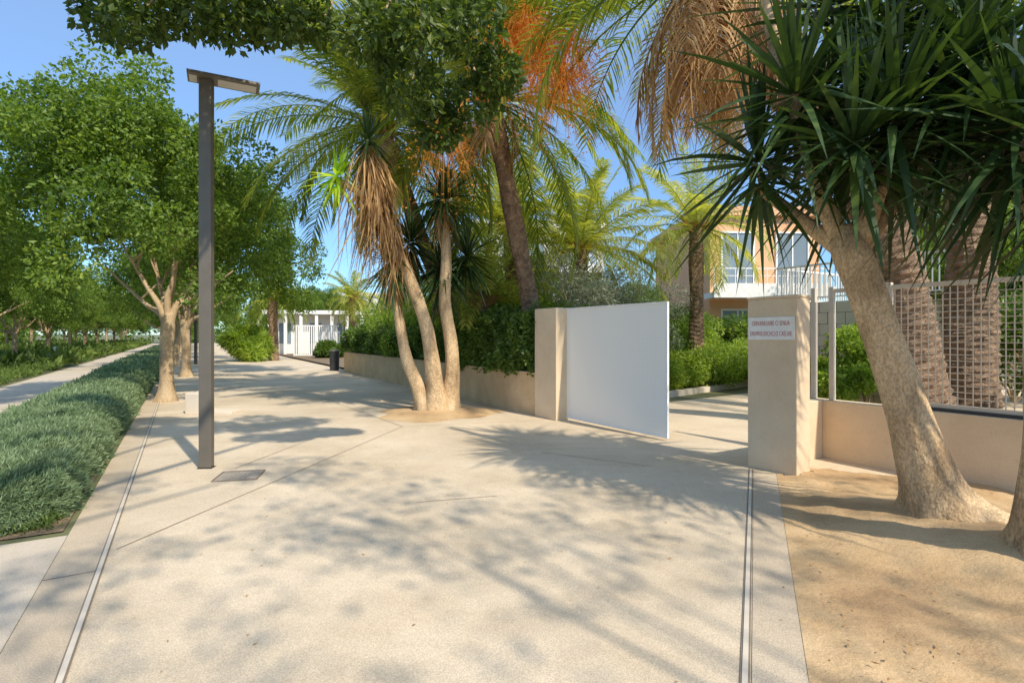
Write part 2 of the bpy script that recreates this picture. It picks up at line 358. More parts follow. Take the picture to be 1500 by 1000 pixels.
for k in range(320):
    s=rng.uniform(118,135); u=rng.uniform(-70,90); x,y,_=US(u,s); cs.append((x,y,rng.uniform(.5,7.5))); rs.append(rng.uniform(1.5,3))
for k in range(170):
    s=rng.uniform(14,120); u=rng.uniform(-27,-22); x,y,_=US(u,s); cs.append((x,y,rng.uniform(.3,4.0))); rs.append(rng.uniform(1.2,2))
V,F=clumps(cs,rs,110,.6,.35)
o=obj_from("woodland",[(V,F,M['ficus'])]); o["kind"]="stuff"; tag(o,"distant belt of green trees closing the promenade","woodland")
# ------------------------------------------------------------------ left hedge + ground cover
def strip_hedge(y0,y1,N,L,W,front=False):
    ph=rng.uniform(-.12,math.pi+.12,N); y=rng.uniform(y0,y1,N)
    c=np.cos(ph);s=np.clip(np.sin(ph),0,1)
    w=.035*np.sin(y*2.7+ph*2)+.035*np.sin(y*6.1-ph*3+1)+.04*np.sin(y*13+ph*7)+.04*np.sin(y*21-ph*11)+.035*np.sin(y*37+ph*19)
    end=np.clip((y-y0)/.35,0,1)**.5 if front else 1
    k=(1+w)*rng.uniform(.82,1.07,N)*end
    P=np.stack([-.05+.68*np.sign(c)*np.abs(c)**.75*k,y,.49*s**.65*k],1)
    O=nrm(np.stack([c,np.full(N,-.1),s+.1],1))
    return leaf_quads(P,L,W,(0,0,.2),nrm(O+np.array([0,0,.4])),1.2,.5)
hd=empty("hedge",US(-1.55,5.7),"grey-green feathery low shrub border edging the pavement","hedge",TH)
N=9000; ph=rng.uniform(0,math.pi,N); rr=rng.uniform(.0,1,N)**.5
PF=np.stack([-.05+.64*np.cos(ph)*rr,.30-.26*np.sqrt(np.clip(1-rr**2,0,1))+rng.uniform(-.04,.04,N),.43*np.sin(ph)*rr],1)
VF=leaf_quads(PF,.055,.010,(0,-.6,.5))
Va=strip_hedge(.05,4.8,220000,.054,.009,True); Vb=strip_hedge(4.8,13,110000,.078,.016); Vc=strip_hedge(13,52,70000,.16,.05)
core=boxes([(-.5,.36,.6,50,.021,.32)])
obj_from("foliage",[(*VF,M['lav']),(*Va,M['lav']),(*Vb,M['lav']),(*Vc,M['lav']),(*core,M['hedge'])],hd)
N=1800; P=np.stack([rng.uniform(-.8,.66,N),rng.uniform(.03,.4,N),rng.uniform(.01,.08,N)],1)
P2=P.copy(); P2[:,0]=rng.uniform(.45,.68,N); P2[:,1]=rng.uniform(.1,14,N); P2[:,2]=rng.uniform(.01,.08,N)
V,F=leaf_quads(np.vstack([P,P2]),.06,.012,(0,0,.8)); obj_from("undergrowth",[(V,F,M['gcov'])],hd)
def cover(name,label,u0,u1,s0,s1,N,h,L,W,mat):
    P=np.stack([rng.uniform(u0,u1,N),rng.uniform(s0,s1,N),np.zeros(N)],1)
    P[:,2]=h*(.25+.75*rng.uniform(0,1,N))*(.6+.4*np.sin(P[:,0]*2.2)*np.sin(P[:,1]*1.3))
    X=P[:,0]*CU-P[:,1]*SU; Y=P[:,0]*SU+P[:,1]*CU; P=np.stack([X,Y,P[:,2]],1)
    V,F=leaf_quads(P,L,W,(0,0,.9)); o=obj_from(name,[(V,F,mat)]); o["kind"]="stuff"; tag(o,label,"ground cover")
cover("ground_cover","low green ground cover on the verge beside path",-9,-4.8,6,32,30000,.4,.14,.05,M['gcov'])
cover("ground_cover","low green ground cover under distant avenue trees",-20,-4.8,32,110,30000,.6,.5,.2,M['gcov'])
cover("ground_cover","bright green clump beside the second path",-2.65,-2.2,7,12,2500,.3,.10,.05,M['shrub'])
# ------------------------------------------------------------------ lamp post
lp=empty("street_lamp",(-3.67,6.56,0),"slim dark bronze square street lamp with flat head on paving","street lamp",math.radians(6))
obj_from("pole",[(*boxes([(-.07,.07,-.05,.05,.012,4.65)]),M['pole'])],lp,bevel=.006)
obj_from("base_plate",[(*boxes([(-.085,.085,-.065,.065,.008,.0115)]),M['dark'])],lp)
lh=obj_from("lamp_head",[(*boxes([(-.2,.58,-.15,.15,4.652,4.69)]),M['pole'])],lp,rz=math.radians(22),bevel=.006)
obj_from("lamp_diffuser",[(*boxes([(-.18,-.1,-.10,.10,4.643,4.6495),(.12,.54,-.10,.10,4.643,4.6495)]),M['diff'])],lp,rz=math.radians(22))
for s in (34,60):
    x,y,_=US(.6,s); e=empty("street_lamp",(x,y,0),"slim dark street lamp far along the promenade","street lamp",0)
    obj_from("pole",[(*boxes([(-.07,.07,-.05,.05,.012,4.62)]),M['pole'])],e); obj_from("lamp_head",[(*boxes([(-.28,.62,-.15,.15,4.622,4.70)]),M['pole'])],e)
mc=empty("drain_cover",(-3.08,6.17,0),"square patterned iron inspection cover set in paving","drain cover",math.radians(12)); mc.scale=(.86,.8,1)
obj_from("frame",[(*boxes([(-.27,.27,-.27,-.25,.005,.016),(-.27,.27,.25,.27,.005,.016),(-.27,-.25,-.25,.25,.005,.016),(.25,.27,-.25,.25,.005,.016)]),M['slot'])],mc)
lst=[(-.245,.245,-.245,.245,.004,.012)]
for i in range(9):
    for j in range(9):
        x=-.21+i*.0525;y=-.21+j*.0525; a,bb=(.018,.007) if (i+j)%2 else (.007,.018); lst.append((x-a,x+a,y-bb,y+bb,.0115,.0175))
obj_from("plate",[(*boxes(lst),M['iron'])],mc)
cb=empty("concrete_bench",(-6.40,11.0,0),"low pale concrete bench beside avenue tree","bench",math.radians(-6))
obj_from("backrest",[(*boxes([(-.19,.16,-.02,.4,.0,.42)]),M['stone'])],cb,bevel=.015)
obj_from("seat",[(*boxes([(.162,.8,.0,.38,.0,.07)]),M['stone'])],cb,bevel=.01)
x,y,_=US(-6.2,42); e=empty("park_bench",(x,y,0),"small white park bench on verge under trees","bench",TH)
obj_from("seat",[(*boxes([(-.25,.25,-.8,.8,.42,.48)]),M['white'])],e); obj_from("backrest",[(*boxes([(-.3,-.25,-.8,.8,.5,.9)]),M['white'])],e)
for yy in (-.65,.6): obj_from("leg",[(*boxes([(-.2,.2,yy,yy+.06,0,.418)]),M['white'])],e)
lb=empty("litter_bin",(-7.9,24.3,0),"dark cylindrical litter bin at end of planter wall","bin")
obj_from("body",[(*tube([(0,0,.02),(0,0,.4),(0,0,.85)],[.2,.21,.22],6,16,0),M['dark'])],lb); obj_from("lid",[(*tube([(0,0,.86),(0,0,.9),(0,0,.93)],[.24,.24,.2],4,16,0),M['pole'])],lb)
# ------------------------------------------------------------------ planter wall, pillars, gate
pw=empty("planter_wall",US(5.97,8.98),"low ochre rendered planter wall beside promenade","wall",TH)
obj_from("wall",[(*boxes([(0,.22,.02,15,0,.80),(.222,5.5,14.78,15,0,.80)]),M['stucco2'])],pw,bevel=.01)
obj_from("coping",[(*boxes([(-.015,.235,.0,15.02,.802,.85)]),M['stucco2'])],pw,bevel=.008)
uspoly("planter_soil",[(6.2,9.0),(8.5,9.2),(8.5,23.7),(6.2,23.7)],M['mulch'],.7)
uspoly("garden_soil",[(6.3,8.95),(11,9.9),(16,10.9),(30,11),(30,60),(6.3,60)],M['mulch'],.09)
o=obj_from("gate_pillar",[(*boxes([(0,.28,0.02,.74,0,2.1)]),M['stucco'])],None,US(5.92,8.22),TH,bevel=.012); tag(o,"plain beige rendered pillar holding white gate","pillar")
o=obj_from("gate_pillar",[(*boxes([(0,.26,0,.62,0,2.02),(-.01,.27,-.01,.63,2.02,2.05)]),M['stucco'])],None,US(5.87,3.58),TH,bevel=.01); tag(o,"beige rendered pillar with white sign on it","pillar")
sg=empty("sign",US(5.869,3.89,0),"white rectangular sign with two lines of red lettering","sign",TH)
obj_from("board",[(*boxes([(-.014,-.001,-.29,.29,1.54,1.805)]),M['signw'])],sg,bevel=.002)
def text(t,size,z,width):
    cu=bpy.data.curves.new("t",'FONT'); cu.body=t; cu.size=size; cu.align_x='CENTER'; cu.extrude=.001; cu.offset=-.0012; cu.space_character=1.15
    o=bpy.data.objects.new("t",cu); COL.objects.link(o); bpy.context.view_layer.update()
    me=bpy.data.meshes.new_from_object(o.evaluated_get(bpy.context.evaluated_depsgraph_get())); bpy.data.objects.remove(o)
    v=np.array([x.co[:] for x in me.vertices]); f=[list(p.vertices) for p in me.polygons]
    k=width/(v[:,0].max()-v[:,0].min())
    W=np.stack([-.0165-v[:,2],-v[:,0]*k,z+v[:,1]],1)
    obj_from("lettering",[(W,f,M['red'])],sg)
text("CERVAINLUURE CI SENUA",.08,1.705,.47); text("ENUWULUUCHCLO CAELUIE",.08,1.585,.52)
gx=np.array([2.34-.92,8.26-10.5]); gl=float(np.linalg.norm(gx)); ga=math.atan2(gx[1],gx[0])
gt=empty("gate",(.92,10.42,0),"white perforated metal gate leaf standing open","gate",ga)
obj_from("panel",[(*boxes([(.03,gl-.03,-.008,.008,.07,2.07)]),M['perf'])],gt)
obj_from("frame",[(*boxes([(0,gl,-.02,.02,.045,.07),(0,gl,-.02,.02,2.07,2.095),(0,.028,-.02,.02,.0705,2.0695),(gl-.028,gl,-.02,.02,.0705,2.0695)]),M['white'])],gt,bevel=.003)
for z in (.35,1.05,1.75): obj_from("hinge",[(*tube([(-.03,0,z),(-.03,0,z+.07),(-.03,0,z+.14)],[.02,.02,.02],4,10,0),M['white'])],gt)
rw=empty("boundary_wall",US(7.13,4.2),"low beige rendered wall carrying mesh fence","wall",TH)
obj_from("wall",[(*boxes([(0,.22,-6,.0,0,.75),(-.98,-.002,-.2,0,0,.75)]),M['stucco'])],rw,bevel=.01)
obj_from("coping",[(*boxes([(.05,.14,-6,-.98,.752,.785)]),M['dark'])],rw)
fe=empty("mesh_fence",US(7.2,4.2),"metal framed lattice mesh fence above low wall","fence",TH)
for y in (-.06,-.30,-.97): obj_from("post",[(*boxes([(.0,.06,y,y+.06,.753 if y>-.9 else .787,2.22)]),M['trim'])],fe,bevel=.004)
obj_from("rail",[(*boxes([(.005,.055,-.91,-.30,2.14,2.19),(.005,.055,-6,-.97,2.14,2.19),(.005,.055,-6,-.97,.787,.83)]),M['trim'])],fe)
obj_from("glass_panel",[(*boxes([(.026,.034,-.9,-.245,.8,2.12)]),M['clear'])],fe)
lst=[]
for y in np.arange(-5.9,-1.0,.068): lst.append((.022,.031,y,y+.009,.83,2.14))
for z in np.arange(.90,2.12,.068): lst.append((.0312,.040,-5.95,-.97,z,z+.009))
obj_from("lattice_mesh",[(*boxes(lst),M['wire'])],fe)
tw=empty("terrace_wall",(7.3,13,0),"pale stone block retaining wall with openings","wall",TH)
lst=[]
for r in range(9):
    y=-1.6+(.2 if r%2 else 0)
    while y<1.2:
        if not (r in(3,4,5) and rng.uniform()<.25): lst.append((rng.uniform(0,.012),.3,y,min(y+.385,1.2),r*.265,r*.265+.257))
        y+=.4
obj_from("blockwork",[(*boxes(lst),M['stone'])],tw); obj_from("backing",[(*boxes([(.301,6,-1.6,1.2,0,2.39)]),M['stone'])],tw)
tr=empty("railing",(7.3,13,2.4),"white metal railing on top of terrace","railing",TH)
obj_from("handrail",[(*boxes([(.05,.1,-3,1.1,.85,.9),(.05,.1,-3,1.1,.08,.11),(.1,5,1.05,1.1,.85,.9),(.1,5,1.05,1.1,.08,.11)]),M['white'])],tr)
lst=[(.06,.085,y,y+.02,.11,.85) for y in np.arange(-3,1.1,.12)]+[(x,x+.02,1.06,1.085,.11,.85) for x in np.arange(.2,5,.12)]
obj_from("balusters",[(*boxes(lst),M['white'])],tr)
ks=[US(6.4,8.93),US(8.5,9.25),US(11,9.9),US(16,10.9),US(26,11)]
V=[];
for i,p in enumerate(ks):
    V+= [(p[0],p[1],0),(p[0],p[1],.15),(p[0]-.1,p[1]+.1,.15),(p[0]-.1,p[1]+.1,0)]
F=[[4*i+a,4*i+4+a,4*i+4+b,4*i+b] for i in range(len(ks)-1) for a,b in((0,1),(1,2),(2,3))]
o=obj_from("garden_kerb",[(V,F,M['stone'])]); struct(o)
# ------------------------------------------------------------------ hedge above planter wall
rng=np.random.default_rng(9)
def box_hedge(x0,x1,y0,y1,z0,z1,N,L,W,drape=.0):
    ax=(x1-x0)*(y1-y0);af=(y1-y0)*(z1-z0);ae=(x1-x0)*(z1-z0); tot=ax+af*2+ae*2
    u=rng.uniform(0,tot,N); P=np.zeros((N,3));O=np.zeros((N,3))
    a=rng.uniform(0,1,N);b=rng.uniform(0,1,N)
    m=u<ax; P[m]=np.stack([x0+(x1-x0)*a[m],y0+(y1-y0)*b[m],np.full(m.sum(),z1)],1); O[m]=(0,0,1)
    m=(u>=ax)&(u<ax+1.5*af); zz=z0-drape*(.5+.5*np.sin(b*40)*np.sin(b*17)); P[m]=np.stack([np.full(m.sum(),x0),y0+(y1-y0)*b[m],zz[m]+(z1-zz[m])*a[m]],1);O[m]=(-1,0,0)
    m=(u>=ax+1.5*af)&(u<ax+2*af); P[m]=np.stack([np.full(m.sum(),x1),y0+(y1-y0)*b[m],z0+(z1-z0)*a[m]],1);O[m]=(1,0,0)
    m=u>=ax+2*af; P[m]=np.stack([x0+(x1-x0)*a[m],np.where(b[m]<.5,y0,y1),z0+(z1-z0)*rng.uniform(0,1,m.sum())],1);O[m]=(0,-1,0)
    w=.09*np.sin(P[:,1]*3.1+P[:,2]*4)+.07*np.sin(P[:,1]*7.3-P[:,2]*6+1)+.05*np.sin(P[:,1]*13+P[:,0]*9)
    P+=O*(w[:,None]+rng.normal(size=(N,1))*.05-rng.uniform(0,.12,(N,1)))
    return leaf_quads(P,L,W,(0,0,-.2),O,.8)
hg=empty("hedge",US(5.95,9.0),"dense dark green leafy hedge above planter wall","hedge",TH)
V,F=box_hedge(.0,1.5,.05,4,.92,2.02,28000,.085,.05,.22); V3,F3=box_hedge(.08,1.5,4,7,.93,1.85,16000,.085,.05,.0); V2,F2=box_hedge(.1,1.5,7,15.1,.95,1.75,26000,.10,.06,.0)
obj_from("foliage",[(V,F,M['hedge']),(V3,F3,M['hedge']),(V2,F2,M['hedge']),(*boxes([(.3,1.3,.2,14.8,.71,1.65)]),M['hedge'])],hg)
def shrub(name,label,x,y,r,h,n,L,W,mat,K=14,z0=.1,grp="garden shrubs"):
    e=empty(name,(x,y,z0-.05),label,"shrub",0,grp)
    c=[];
    for k in range(K):
        a=rng.uniform(0,6.28);q=r*rng.uniform(0,.8)**.6; c.append((q*math.cos(a),q*math.sin(a),h*rng.uniform(.3,.88)))
    V,F=clumps(c,rng.uniform(.3,.5,K)*r,n,L,W,(0,0,0)); 
    st=[tube([(0,0,0),(cc[0]*.4,cc[1]*.4,cc[2]*.5),cc],[.03,.022,.01],6,5,0) for cc in c[:6]]
    obj_from("stem",[(v,f,M['bark']) for v,f in st],e); obj_from("foliage",[(V,F,mat)],e)
for (x,y,r,h,mt,lab) in [(4.2,15.2,1.0,.9,'shrub',"bright green shrub behind open gate"),(5.3,15.8,1.1,1.0,'shrub',"bright green shrub behind open gate"),(6.5,16.6,1.1,1.1,'shrub',"bright green shrub behind open gate"),(7.8,17.4,1.2,1.2,'shrub',"bright green shrub behind open gate"),
   (3.0,14.6,1.1,1.5,'hedge',"dark green garden shrub behind gate"),(4.2,17.3,1.4,2.4,'hedge',"tall dark green garden shrub by palms"),(5.8,19,1.6,2.2,'shrub',"leafy garden shrub below hotel"),(7.6,20,1.6,2.2,'hedge',"dark green garden shrub below hotel"),(9.4,20,1.5,1.8,'shrub',"leafy garden shrub below hotel"),
   (2.1,14.4,1.6,3.6,'olive',"silvery olive bush rising above hedge"),(3.2,15.6,1.5,3.3,'olive',"silvery olive bush rising above hedge"),(1.0,15.2,1.2,2.6,'shrub',"leafy bush rising above hedge"),(-.6,15.5,1.5,2.8,'shrub',"leafy bush rising above hedge"),(-2.6,18.5,1.6,2.8,'shrub',"leafy bush rising above hedge"),(-4.5,22,1.8,2.8,'shrub',"leafy bush rising above hedge"),
   (6.6,11.2,.6,1.0,'shrub',"small bright shrub by terrace wall"),(7.6,11.7,.9,1.7,'shrub',"leafy shrub against terrace wall"),(9.0,9.4,1.0,2.2,'hedge',"dark green shrub behind mesh fence"),(8.4,7.4,.9,1.6,'hedge',"dark green shrub behind mesh fence"),(10.2,10.5,1.2,3.0,'hedge',"dark green shrub behind mesh fence"),(11.4,12.4,1.7,4.6,'ficus',"tall leafy shrub beside terrace"),(13.2,13.2,1.9,5.4,'ficus',"tall leafy shrub beside terrace"),(14.2,18.5,2.2,7.4,'ficus',"tall leafy shrub beside hotel"),(16.5,18.5,2.4,8.0,'ficus',"tall leafy shrub beside hotel"),(4.0,22,2.2,3.2,'ficus',"tall leafy shrub in hotel garden"),(1.5,21,2.4,4.2,'ficus',"tall leafy shrub in hotel garden"),(-1.5,24,2.8,5.4,'ficus',"tall leafy shrub in hotel garden"),(6.6,26,2.0,4.2,'ficus',"tall leafy shrub in hotel garden")]:
    shrub("garden_shrub",lab,x,y,r,h,int(650 if r<1.3 else 900),.09 if r<1.55 else .12,.045 if mt!='olive' else .025,M[mt],K=14 if r<1.3 else (20 if h<4.4 else 32))
shrub("garden_shrub","lime green bush beside palm on the promenade",-15.9,33,1.25,1.9,900,.4,.06,M['shrub'],16,0,None)
shrub("garden_shrub","dark shrub near white gatehouse",-12.0,36,1.0,1.1,500,.2,.1,M['hedge'],12,0,None)
# ------------------------------------------------------------------ palms
def palm(label,base,top,r,N,L,ll,emin,emax,droop,mat,skirt=0,dates=(),lw=.035,nl=46,mid=None,skirtL=1.6,lift=False,sk2=14,skr=.5):
    e=empty("palm_tree",base,label,"palm tree"); B=np.array(base);T=np.array(top)-B
    md=T*.5 if mid is None else np.array(mid)-B
    n=max(20,int(np.linalg.norm(T)*22))
    obj_from("trunk",[(*tube([(0,0,-.1),md*.5,md,T*.8+md*.1 if mid is None else (md+T)/2,T],[r*1.15,r,r*.95,r*.95,r*.9],n,18,.02,1,palmmod),M['pbark'])],e,smooth=False)
    V,F=fronds(T,N,L,ll,emin,emax,droop,lw,nl,lift=lift); obj_from("crown",[(V,F,mat)],e)
    ch=[]
    V,F=blades(T-np.array([0,0,.25]),60,.7,.09,20,80,-.1,seg=2); ch.append((V,F,M['dead']))
    if skirt:
        V,F=fronds(T-np.array([0,0,.1]),skirt,skirtL,ll*.9,-80,-40,.9,lw*.8,34,hang=.7,gr=.3); ch.append((V,F,M['dead']))
        V,F=rags(T-np.array([0,0,.2]),T-np.array([0,0,.2+skirtL*.5]),skirt*sk2,skr,skirtL*.6,.024); ch.append((V,F,M['dead']))
    obj_from("dry_fronds",ch,e)
    if dates:
        dc=[]
        for of in dates:
            c=T+np.array(of); p0=T+np.array(of)*.15+np.array([0,0,.1])
            v,f=tube([p0,(p0+c)/2+np.array([0,0,.25]),c],[.03,.025,.02],8,5,0); dc.append((v,f,M['date']))
            v,f=blades(c,170,.7,.012,-60,60,1.3); dc.append((v,f,M['date']))
            q=v.reshape(-1,10,3)[:,rng.integers(3,9,14)].reshape(-1,3)+rng.normal(size=(170*14,3))*.012; v,f=leaf_quads(q,.03,.024,(0,0,0)); dc.append((v,f,M['date']))
        obj_from("date_bunches",dc,e)
    return e
rng=np.random.default_rng(31)
palm("tall date palm with orange date bunches behind hedge",(.75,12.4,.6),(-.45,11.7,6.6),.2,74,4.2,.58,-32,82,1.2,M['frond'],skirt=3,dates=((.35,-2.2,.2),(1.0,-2.2,-.2),(1.5,-2.1,.1),(.7,-2.3,.45),(-.8,-1.6,-1.2),(1.35,-2.2,-.5)),nl=70,lw=.034,lift=True,skirtL=1.2)
palm("date palm with arching green fronds behind yucca",(-2.2,17.2,.6),(-3.1,12.9,6.5),.2,72,3.8,.56,-26,80,1.2,M['frond'],skirt=3,nl=68,lw=.035,mid=(-2.2,15.8,3.2),lift=True)
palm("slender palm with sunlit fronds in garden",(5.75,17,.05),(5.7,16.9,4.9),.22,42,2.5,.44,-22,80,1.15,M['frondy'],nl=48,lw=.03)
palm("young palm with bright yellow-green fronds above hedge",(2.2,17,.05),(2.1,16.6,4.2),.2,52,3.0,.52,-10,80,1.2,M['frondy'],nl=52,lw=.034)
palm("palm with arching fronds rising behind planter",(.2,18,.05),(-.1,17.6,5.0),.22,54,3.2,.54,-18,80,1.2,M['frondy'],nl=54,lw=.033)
palm("tall palm with hanging dry fronds behind fence",(6.7,8.7,0),(3.0,8.4,7.3),.36,42,4.0,.55,-22,75,1.25,M['frond'],skirt=24,nl=56,lw=.032,mid=(5.85,8.6,3.3),skirtL=2.5,lift=True,sk2=12,skr=.7)
palm("stout palm with rough trunk behind fence",(7.9,9.4,0),(7.7,9.2,8.6),.36,34,3.6,.5,-55,75,1.3,M['frond'],skirt=10,nl=40)
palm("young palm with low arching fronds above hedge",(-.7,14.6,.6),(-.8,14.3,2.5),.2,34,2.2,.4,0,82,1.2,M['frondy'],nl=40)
palm("small distant palm beside promenade",(-14.6,33.5,0),(-14.7,33.5,3.9),.28,34,2.4,.45,-30,80,1.3,M['frond'],nl=34,lw=.05)
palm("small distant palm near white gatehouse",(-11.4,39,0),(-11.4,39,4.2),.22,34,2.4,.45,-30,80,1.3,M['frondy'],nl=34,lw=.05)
# ------------------------------------------------------------------ yuccas
def yucca(label,base,trunks,heads,flare,ragl=(),droop=.4,lowmin=-80):
    e=empty("yucca_tree",base,label,"yucca tree"); B=np.array(base)
    ch=[]
    for i,(P,R,n) in enumerate(trunks):
        P=np.array(P,float); fl=flare if P[0][2]<.1 else 0
        ch.append((*tube(P-B,R,n,20,.04,i*1.7,flare=fl),M['ybark']))
    obj_from("trunk",ch,e,smooth=True)
    g=[];d=[]
    for (c,N,L,W,mt,sk,skL) in heads:
        c=np.array(c)-B
        if N:
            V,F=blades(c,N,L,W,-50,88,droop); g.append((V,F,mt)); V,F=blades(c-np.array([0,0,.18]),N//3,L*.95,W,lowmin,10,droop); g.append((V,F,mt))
        if sk:
            V,F=rags(c-np.array([0,0,.1]),c-np.array([0,0,.1+skL*.5]),sk,.25,skL*.7,.03); d.append((V,F,M['dead']))
    for (a,b,N,r,L) in ragl:
        V,F=rags(np.array(a)-B,np.array(b)-B,N,r,L,.03); d.append((V,F,M['dead']))
    obj_from("crown",g,e)
    if d: obj_from("dry_leaves",d,e)
rng=np.random.default_rng(44)
Y=M['yuc']
yucca("multi-stemmed yucca with dry leaf skirt rising from paving",(-1.6,11.2,0),[
  ([(-1.72,11.1,-.05),(-1.86,11.15,.4),(-2.15,11.2,1.1),(-2.33,11.3,1.9),(-2.5,11.4,2.9)],[.26,.16,.12,.10,.08],40),
  ([(-1.55,11.15,-.05),(-1.55,11.1,.5),(-1.66,11.1,1.3),(-1.78,11.1,1.9),(-2.15,11.1,2.9),(-2.65,11.1,4.0),(-2.88,11.1,5.4)],[.29,.19,.145,.13,.12,.11,.09],60),
  ([(-1.34,11.25,-.05),(-1.26,11.3,.5),(-1.25,11.3,1.3),(-1.38,11.3,2.2),(-1.36,11.3,3.2),(-1.42,11.3,4.4)],[.27,.175,.14,.125,.11,.09],50),
  ([(-2.55,11.1,4.0),(-3.0,11.0,4.4),(-3.55,10.9,4.7)],[.08,.07,.06],14)],
  [((-2.5,11.4,3.1),120,.9,.052,Y,60,.8),((-2.9,11.0,5.5),50,.75,.052,Y,0,0),((-1.42,11.3,4.4),130,.9,.052,Y,120,.8),((-1.5,11.8,3.0),130,.95,.052,Y,0,0),((-2.2,11.9,3.6),120,.95,.052,Y,100,.9),((-3.5,10.9,4.75),44,.7,.08,M['yucy'],0,0),((-1.0,12.0,3.3),100,.95,.052,Y,0,0)],.5,
  [((-2.88,11.05,5.5),(-2.65,11.05,4.3),280,.36,1.7),((-2.7,11.05,4.7),(-2.3,11.1,3.4),190,.26,1.3),((-2.95,10.95,5.4),(-2.9,10.95,4.9),50,.7,2.0)],.45)
V=[(-1.55,11.15,.10)];F=[];n=40
for k,(rr,z) in enumerate(((.5,.085),(.85,.04),(1.15,.0055))):
    for i in range(n):
        a=i/n*2*math.pi; q=rr*(1+.12*math.sin(3*a+1)+.08*math.sin(7*a)); V.append((-1.55+q*math.cos(a)*1.05,11.15+q*math.sin(a)*.95,z+.01*math.sin(5*a+k)*(k<2)))
F=[[0,1+i,1+(i+1)%n] for i in range(n)]+[[1+k*n+i,1+(k+1)*n+i,1+(k+1)*n+(i+1)%n,1+k*n+(i+1)%n] for k in range(2) for i in range(n)]
struct(obj_from("soil_mound",[(V,F,M['soil'])],smooth=True))
yucca("massive leaning yucca with smooth flared trunk on sandy soil",(3.52,4.5,0),[
  ([(3.58,4.5,-.05),(3.52,4.5,.15),(3.42,4.5,.45),(3.24,4.5,1.0),(3.08,4.5,1.5),(2.93,4.5,1.94),(2.82,4.55,2.3),(2.78,4.6,2.5)],[.44,.30,.205,.16,.145,.135,.145,.09],70),
  ([(2.82,4.55,2.25),(2.62,4.65,2.8),(2.5,4.75,3.5),(2.38,5.0,4.4),(2.3,5.1,5.6)],[.09,.07,.065,.06,.055],36),
  ([(2.82,4.55,2.25),(2.95,4.5,2.6),(3.1,4.4,3.2)],[.10,.075,.065],16),([(2.84,4.55,2.25),(3.3,4.7,2.8),(3.8,4.9,3.6)],[.09,.07,.055],20),
  ([(2.8,4.6,2.3),(2.5,4.9,2.7),(2.35,5.2,3.0)],[.075,.055,.05],14)],
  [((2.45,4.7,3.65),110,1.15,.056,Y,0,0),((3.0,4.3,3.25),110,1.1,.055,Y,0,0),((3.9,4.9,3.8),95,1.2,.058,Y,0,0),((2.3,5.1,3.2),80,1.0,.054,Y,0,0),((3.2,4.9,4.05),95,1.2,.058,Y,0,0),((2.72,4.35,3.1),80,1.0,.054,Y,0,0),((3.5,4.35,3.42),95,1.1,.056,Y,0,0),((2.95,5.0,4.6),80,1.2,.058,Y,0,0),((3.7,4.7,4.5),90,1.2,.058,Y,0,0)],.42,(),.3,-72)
yucca("yucca with flared base and overhanging dark blades beside wall",(3.57,3.5,0),[
  ([(3.59,3.5,-.05),(3.56,3.5,.2),(3.50,3.5,.7),(3.48,3.5,1.4),(3.55,3.55,2.2),(3.5,3.7,2.9)],[.46,.31,.19,.15,.14,.09],56),
  ([(3.55,3.55,2.2),(3.6,3.9,2.9),(3.55,4.1,3.6)],[.11,.09,.07],14)],
  [((3.42,3.7,3.0),85,1.0,.054,Y,0,0),((3.7,3.45,2.7),80,1.0,.054,Y,0,0),((3.5,4.1,3.7),95,1.15,.056,Y,0,0),((3.85,4.0,3.1),85,1.0,.054,Y,0,0)],.45,(),.34,-76)
# ------------------------------------------------------------------ overhead shade trees
rng=np.random.default_rng(77)
st=empty("shade_tree",(-2.6,-2.6,0),"large dark leafy tree spreading low branches over paving","tree"); B=np.array([-2.6,-2.6,0])
tr_=[tube([(0,0,-.05),(.05,.05,.8),(0,.1,1.8),(.1,.3,2.8)],[.42,.3,.27,.26],30,16,.05,2,flare=.3)]
front=[(-4.34,5.0,.36),(-3.95,4.82,.34),(-3.55,4.74,.34),(-3.1,4.76,.32),(-2.7,4.7,.36),(-2.4,4.76,.34),(-2.15,4.95,.3),(-1.35,4.38,.3),(-1.0,4.05,.34),(-.8,3.82,.28),(-.45,4.08,.34),(-.15,4.3,.28),(-.85,4.45,.4),(-.4,4.65,.38),(-1.25,4.85,.34),(-3.3,5.2,.42),(-2.6,5.2,.4),(-1.2,5.3,.4),(-.55,5.3,.4),(-4.0,5.3,.42)]
cs=[];rs=[]
for x,z,r in front: cs.append((x,5.5+rng.uniform(-.5,.6),z)); rs.append(r)
for k in range(12): cs.append((rng.uniform(-4.3,-.2),rng.uniform(4.6,6.2),rng.uniform(5.4,6.0))); rs.append(.4)
nf=len(cs)
for (x,y,z) in [(.4,-.6,5.4),(1.0,1.6,6.3),(-.6,1.0,6.2),(-3,1.5,6.3),(-4.4,.2,6.2),(-3.6,-2.2,6.4),(-1.8,-2.6,6.6),(-.4,-2.6,6.0),(-2.4,-.6,6.8),(-5,-1.5,6),(-1.4,-4.6,6)]:
    for j in range(2): cs.append((x+rng.normal()*.35,y+rng.normal()*.35,z+rng.normal()*.2)); rs.append(rng.uniform(.4,.7))
cs=np.array(cs)-B
for e_,w in [((-3.6,5.4,5.2),.08),((-.6,5.6,4.9),.09),((-2.0,5.3,5.4),.07),((.8,1.6,6.2),.05),((-4.4,1.0,6.2),.07),((-4.2,-2.5,6.3),.08)]:
    e_=np.array(e_)-B; s0=np.array([.08,.25,2.6]); md=s0*.5+e_*.5+np.array([0,0,.9])
    tr_.append(tube([s0,s0*.75+e_*.25+np.array([0,0,.7]),md,e_],[w*1.5,w,w*.75,.02],26,8,.04,w))
